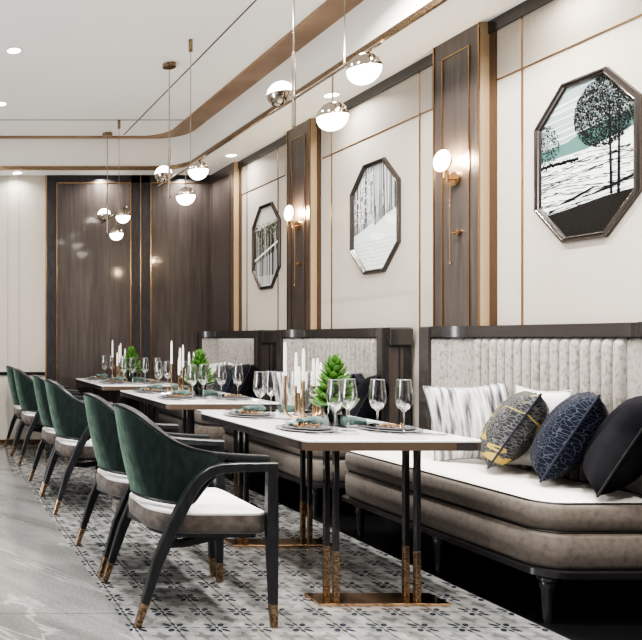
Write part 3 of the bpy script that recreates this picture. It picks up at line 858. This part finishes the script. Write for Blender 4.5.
def place(kind, maker, loc, rz, label, cat, group):
    if kind not in protos: protos[kind] = maker(); o = protos[kind]
    else: o = copy_tree(protos[kind])
    o.location = loc; o.rotation_euler = (0, 0, rz); tag(o, label, cat, group)
    return o
corner = {(-1, -1): 'chair-side near corner', (1, -1): 'sofa-side near corner', (-1, 1): 'chair-side far corner', (1, 1): 'sofa-side far corner'}
for i in range(3):
    cx, cy = TX, TY + i * TP
    for (sx, sy), cn in corner.items():
        wt = 'at the %s of the %s table' % (cn, TN[i])
        px = cx + sx * .20; py = cy + (-.25 if sy < 0 else .36)
        place('charger', lambda: make_plate('charger_plate', .135, 'plate_light', .008), (px, py, ZT), 0, 'pale grey charger plate ' + wt, 'plate', 'charger plates on the tables')
        place('plate', lambda: make_plate('dinner_plate', .108, 'plate', .010), (px, py, ZT + .006), 0, 'dark grey dinner plate on a charger ' + wt, 'plate', 'dinner plates on the tables')
        place('beads', make_beads, (px + .01, py, ZT + .012), .4 if sy < 0 else 2, 'copper bead garland on the plate ' + wt, 'ornament', 'bead garlands on the plates')
        place('napkin', make_napkin, (px + (.05 if sx < 0 else -.12), py + .085, ZT + .014), .15 if sx < 0 else 2.9, 'rolled teal linen napkin beside the plate ' + wt, 'napkin', 'rolled teal napkins')
        place('fork', make_fork, (px - sx * .0 + .0, py - .155, ZT), 1.5708, 'silver fork beside the plate ' + wt, 'fork', 'forks beside the plates')
        place('knife', make_knife, (px + .03, py - .185, ZT), 1.5, 'silver knife in front of the plate ' + wt, 'knife', 'knives beside the plates')
        gx = [(-.125, -.36), (-.02, -.29)] if (sx, sy) == (-1, -1) else [(.092, -.33), (.200, -.355)] if (sx, sy) == (1, -1) else [(-.115, .415), (-.02, .48)] if (sx, sy) == (-1, 1) else [(.10, .44), (.20, .42)]
        for k, (gxx, gyy) in enumerate(gx):
            place('glass', make_glass, (cx + gxx, cy + gyy, ZT), 0, 'clear wine glass, %s of a pair %s' % (('left', 'right')[k], wt), 'wine glass', 'wine glasses on the tables')

# candelabra and candles
CND = [(1.94, 3.88, .973, 1.156), (1.963, 3.78, .889, 1.03), (2.02, 3.92, .917, 1.10), (2.008, 3.82, .949, 1.124), (2.045, 3.79, .924, 1.07), (2.115, 3.88, .862, 1.07), (2.16, 3.93, .84, 1.045)]
def make_candelabra():
    t = thing('candelabra', '', 'candle holder'); c = Vector((2.05, 3.84, ZT))
    MB().lathe([(.045, 0), (.045, .006), (.03, .009), (.001, .010)], n=24).build('base', 'brass', t, smooth=True)
    for x, y, hz, tz in CND:
        p = Vector((x, y, 0)) - Vector((c.x, c.y, 0)); p.z = 0; r = .045 if p.length > .06 else p.length * .7; d = p.normalized()
        pts = [Vector((0, 0, .016)), d * max(p.length - r, .001) + Vector((0, 0, .016))]
        for k in range(1, 7):
            a = PI / 2 * k / 6; pts.append(d * (p.length - r + r * math.sin(a)) + Vector((0, 0, .016 + r * (1 - math.cos(a)))))
        pts.append(p + Vector((0, 0, hz - ZT)))
        MB().tube(pts, .0068, 10).build('arm', 'brass', t, smooth=True)
    return t
cd = make_candelabra(); rank = ['tallest', 'shortest front', 'rear middle', 'second tallest', 'front right', 'low right-hand', 'rightmost and lowest']
for i in range(3):
    o = cd if i == 0 else copy_tree(cd)
    o.location = (2.05, 3.84 + i * TP, ZT); tag(o, 'curved brass tube candelabra on the %s table' % TN[i], 'candle holder', 'brass candelabra on the tables')
    for k, (x, y, hz, tz) in enumerate(CND):
        c = MB().lathe([(.0060, 0), (.0085, .002), (.0080, (tz - hz) * .8), (.0045, tz - hz - .006), (.001, tz - hz)], n=12).build('taper_candle', 'white', None, smooth=True)
        MB().tube([(0, 0, tz - hz - .002), (.001, 0, tz - hz + .008)], .0008, 5).build('wick', 'pipe', c)
        c.location = (x, y + i * TP, hz)
        tag(c, 'white taper candle, %s of those in the candelabra on the %s table' % (rank[k], TN[i]), 'candle', 'white taper candles')

# plants
def make_plant():
    t = thing('potted_plant', '', 'plant')
    v = MB().lathe([(.048, 0), (.055, .004), (.058, .095), (.054, .095), (.050, .008), (.001, .006)], n=24).build('glass_pot', 'vase', t, smooth=True, angle=50)
    MB().lathe([(.049, .008), (.052, .07), (.03, .078), (.001, .08)], n=20).build('gravel', 'soil', t)
    mb = MB(); R = random.Random(2); n = 64
    for k in range(n):
        f = k / n; z = .105 + .215 * f; rad = .098 * (1 - f) ** .7 + .008; a = k * 2.39996; L = rad + .01
        u = Vector((math.cos(a), math.sin(a), 0)); w = Vector((-math.sin(a), math.cos(a), 0)); base = Vector((0, 0, z - .015))
        rings = []
        wid = .027 * (1 - .45 * f)
        for q in range(7):
            g = q / 6; c = base + u * (L * g) + Vector((0, 0, .03 * g * g + .03 * f * g)); ww = wid * math.sin(PI * (.06 + .88 * g) ** 1.5 * .98 + .03) ** .6 if g < 1 else wid * .3; th = ww * .5
            up = Vector((0, 0, 1))
            rings.append([c + w * ww * math.cos(b) + up * th * math.sin(b) for b in [2 * PI * j / 7 for j in range(7)]])
        mb.loft(rings)
    mb.tube([(0, 0, .07), (0, 0, .30)], .006, 6)
    mb.build('foliage', 'leaf', t, smooth=True)
    return t
pl = make_plant()
for i in range(3):
    o = pl if i == 0 else copy_tree(pl)
    o.location = (2.066, 3.635 + i * TP, ZT); tag(o, 'small bright green cone-shaped plant in a glass pot on the %s table' % TN[i], 'plant', 'potted plants on the tables')

# ------------------------------------------------------------------ chairs
def interp(tbl, x):
    if x <= tbl[0][0]: return tbl[0][1]
    for (a, b), (c, d) in zip(tbl, tbl[1:]):
        if x <= c: return b + (d - b) * (x - a) / (c - a)
    return tbl[-1][1]
def smoothstep_tbl(tbl, x, w=.02):
    return sum(interp(tbl, x + k * w) for k in (-1, -.5, 0, .5, 1)) / 5
def make_chair():
    t = thing('dining_chair', '', 'chair')
    # seat: D-shaped, rounded rear
    def seat(off, z):
        return rrect(-.205, .272, -.248, .248, .1, off, 8, z, (.05, .17, .17, .05))
    MB().loft([seat(.012, .372), seat(0, .382), seat(-.003, .42), seat(.0, .450)], True, True).build('seat', 'chairtaupe', t, smooth=True, angle=50)
    MB().loft([seat(.004, .450), seat(.003, .458), seat(.03, .468), seat(.08, .474), seat(.15, .477)], False, True).build('seat_pad', 'chairwhite', t, smooth=True, angle=60)
    MB().loft([seat(.035, .350), seat(.03, .372)]).build('seat_frame', 'chairwood', t)
    for s_ in (-1, 1):
        MB().sweep_rect([(-.165, s_ * .255, .335), (-.04, s_ * .12, .30), (.20, s_ * .10, .345)], (0, 0, 1), .032, .022).build('stretcher', 'chairwood', t)
    # wrap-around shell
    railz = [(-.27, .895), (-.235, .880), (-.20, .845), (-.15, .785), (-.10, .748), (-.05, .727), (.05, .707), (.16, .698), (.30, .692)]
    A = .245; xs = .0
    plan = []
    n = 40
    for k in range(n + 1):
        th = -PI / 2 + PI * k / n
        plan.append((xs - .255 * math.cos(th), A * math.sin(th)))
    front = .06; side = [(front * j / 4, -A) for j in range(4, 0, -1)]
    full = side + plan + [(x, -y) for x, y in side[::-1]]
    def zt(x): return smoothstep_tbl(railz, x, .03)
    def zb(x): return interp([(-.26, .50), (-.05, .50), (.0, .56), (.07, .64)], x)
    def pt(x, y, z, off):
        # lean: lower part tucked in
        q = (z - .5) / .4; k = (1 - .17 * (1 - q) + .16 * q) if x < 0 else 1
        nx, ny = (x * k, y * (1 - .03 * (1 - q)))
        r = math.hypot(min(nx, 0), ny) or 1
        return (nx + off * min(nx, 0) / r, ny + off * ny / r, z)
    m = 8
    outer = [[pt(x, y, zb(x) + (zt(x) - .012 - zb(x)) * j / m, .005 + .008 * math.sin(PI * (j / m) ** .8)) for x, y in full] for j in range(m + 1)]
    innr = [[pt(x, y, zb(x) + (zt(x) - .022 - zb(x)) * j / m, -.032 - .004 * math.sin(PI * j / m)) for x, y in full] for j in range(m + 1)]
    rg = outer + innr[::-1] + [outer[0]]
    mb = MB().loft(rg, False, False, closed=False)
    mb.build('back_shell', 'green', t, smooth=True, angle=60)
    # lower trim
    tr = [pt(x, y, zb(x) - .006, .0) for x, y in full]
    MB().tube([(p_[0], p_[1], p_[2]) for p_ in tr], .009, 6).build('lower_trim', 'chairwood', t, smooth=True)
    # top rail running into the arms
    arm_side = [(.275 - (.275 - front) * j / 5, -A) for j in range(5)]
    allp = arm_side + full + [(x, -y) for x, y in arm_side[::-1]]
    rings = []
    for x, y in allp:
        z = zt(x); o_ = pt(x, y, z, .001 if x < .02 else .006); i_ = pt(x, y, z, -.040)
        zlow = z - .026
        ol = pt(x, y, zlow, .0 if x < .02 else .005); il = pt(x, y, zlow, -.036)
        rings.append([ol, (o_[0], o_[1], z - .006), pt(x, y, z, .003), pt(x, y, z, -.035), (i_[0], i_[1], z - .006), il])
    MB().loft(rings).build('top_rail', 'chairwood', t, smooth=True, angle=35)
    # legs and arms
    for s in (-1, 1):
        yy = s * .262
        arm = [(-.131, .405), (-.100, .467), (-.067, .531), (-.043, .572), (-.013, .608), (.024, .634), (.065, .646), (.14, .651), (.292, .653)]
        MB().sweep_rect([(x, yy, z) for x, z in arm], (0, 1, 0), .034, [.046, .046, .045, .044, .043, .042, .04, .038, .036]).build('armrest', 'chairwood', t, smooth=True, angle=35)
        l = MB().sweep_rect([(-.2455, yy + s * .006, .095), (-.19, yy, .27), (-.131, yy, .405)], (0, 1, 0), [.026, .032, .034], [.030, .042, .046]).build('leg', 'chairwood', t, smooth=True, angle=35)
        MB().sweep_rect([(-.2765, yy + s * .008, .001), (-.2448, yy + s * .006, .097)], (0, 1, 0), [.022, .0265], [.024, .031]).build('foot_cap', 'rosegold', l)
        l = MB().sweep_rect([(.277, yy + s * .006, .095), (.274, yy, .40), (.274, yy, .64)], (0, 1, 0), [.028, .034, .034], [.030, .046, .040]).build('leg', 'chairwood', t, smooth=True, angle=35)
        MB().sweep_rect([(.280, yy + s * .008, .001), (.277, yy + s * .006, .097)], (0, 1, 0), [.022, .0285], [.024, .031]).build('foot_cap', 'rosegold', l)
    return t
ch = make_chair()
for i, (cy, lb) in enumerate(((3.20, 'green velvet dining chair with charcoal arms, nearest the camera'),
                              (3.82, 'green velvet dining chair at the far half of the nearest table, second in the row'),
                              (5.07, 'green velvet dining chair at the near half of the middle table, third in the row'),
                              (5.66, 'green velvet dining chair at the far half of the middle table, fourth in the row'),
                              (6.90, 'green velvet dining chair at the near half of the farthest table, fifth in the row'),
                              (7.50, 'green velvet dining chair last in the row, closest to the back wall'))):
    o = ch if i == 0 else copy_tree(ch)
    o.location = (1.14, cy, 0); o['label'] = lb; o['group'] = 'green velvet chairs along the tables'

# ------------------------------------------------------------------ world
w = bpy.data.worlds.new('world'); SC.world = w; w.use_nodes = True
bg = w.node_tree.nodes['Background']; bg.inputs['Color'].default_value = (.93, .96, 1, 1); bg.inputs['Strength'].default_value = .62
SC.view_settings.view_transform = 'AgX'
SC.view_settings.look = 'AgX - High Contrast'
SC.view_settings.exposure = .36
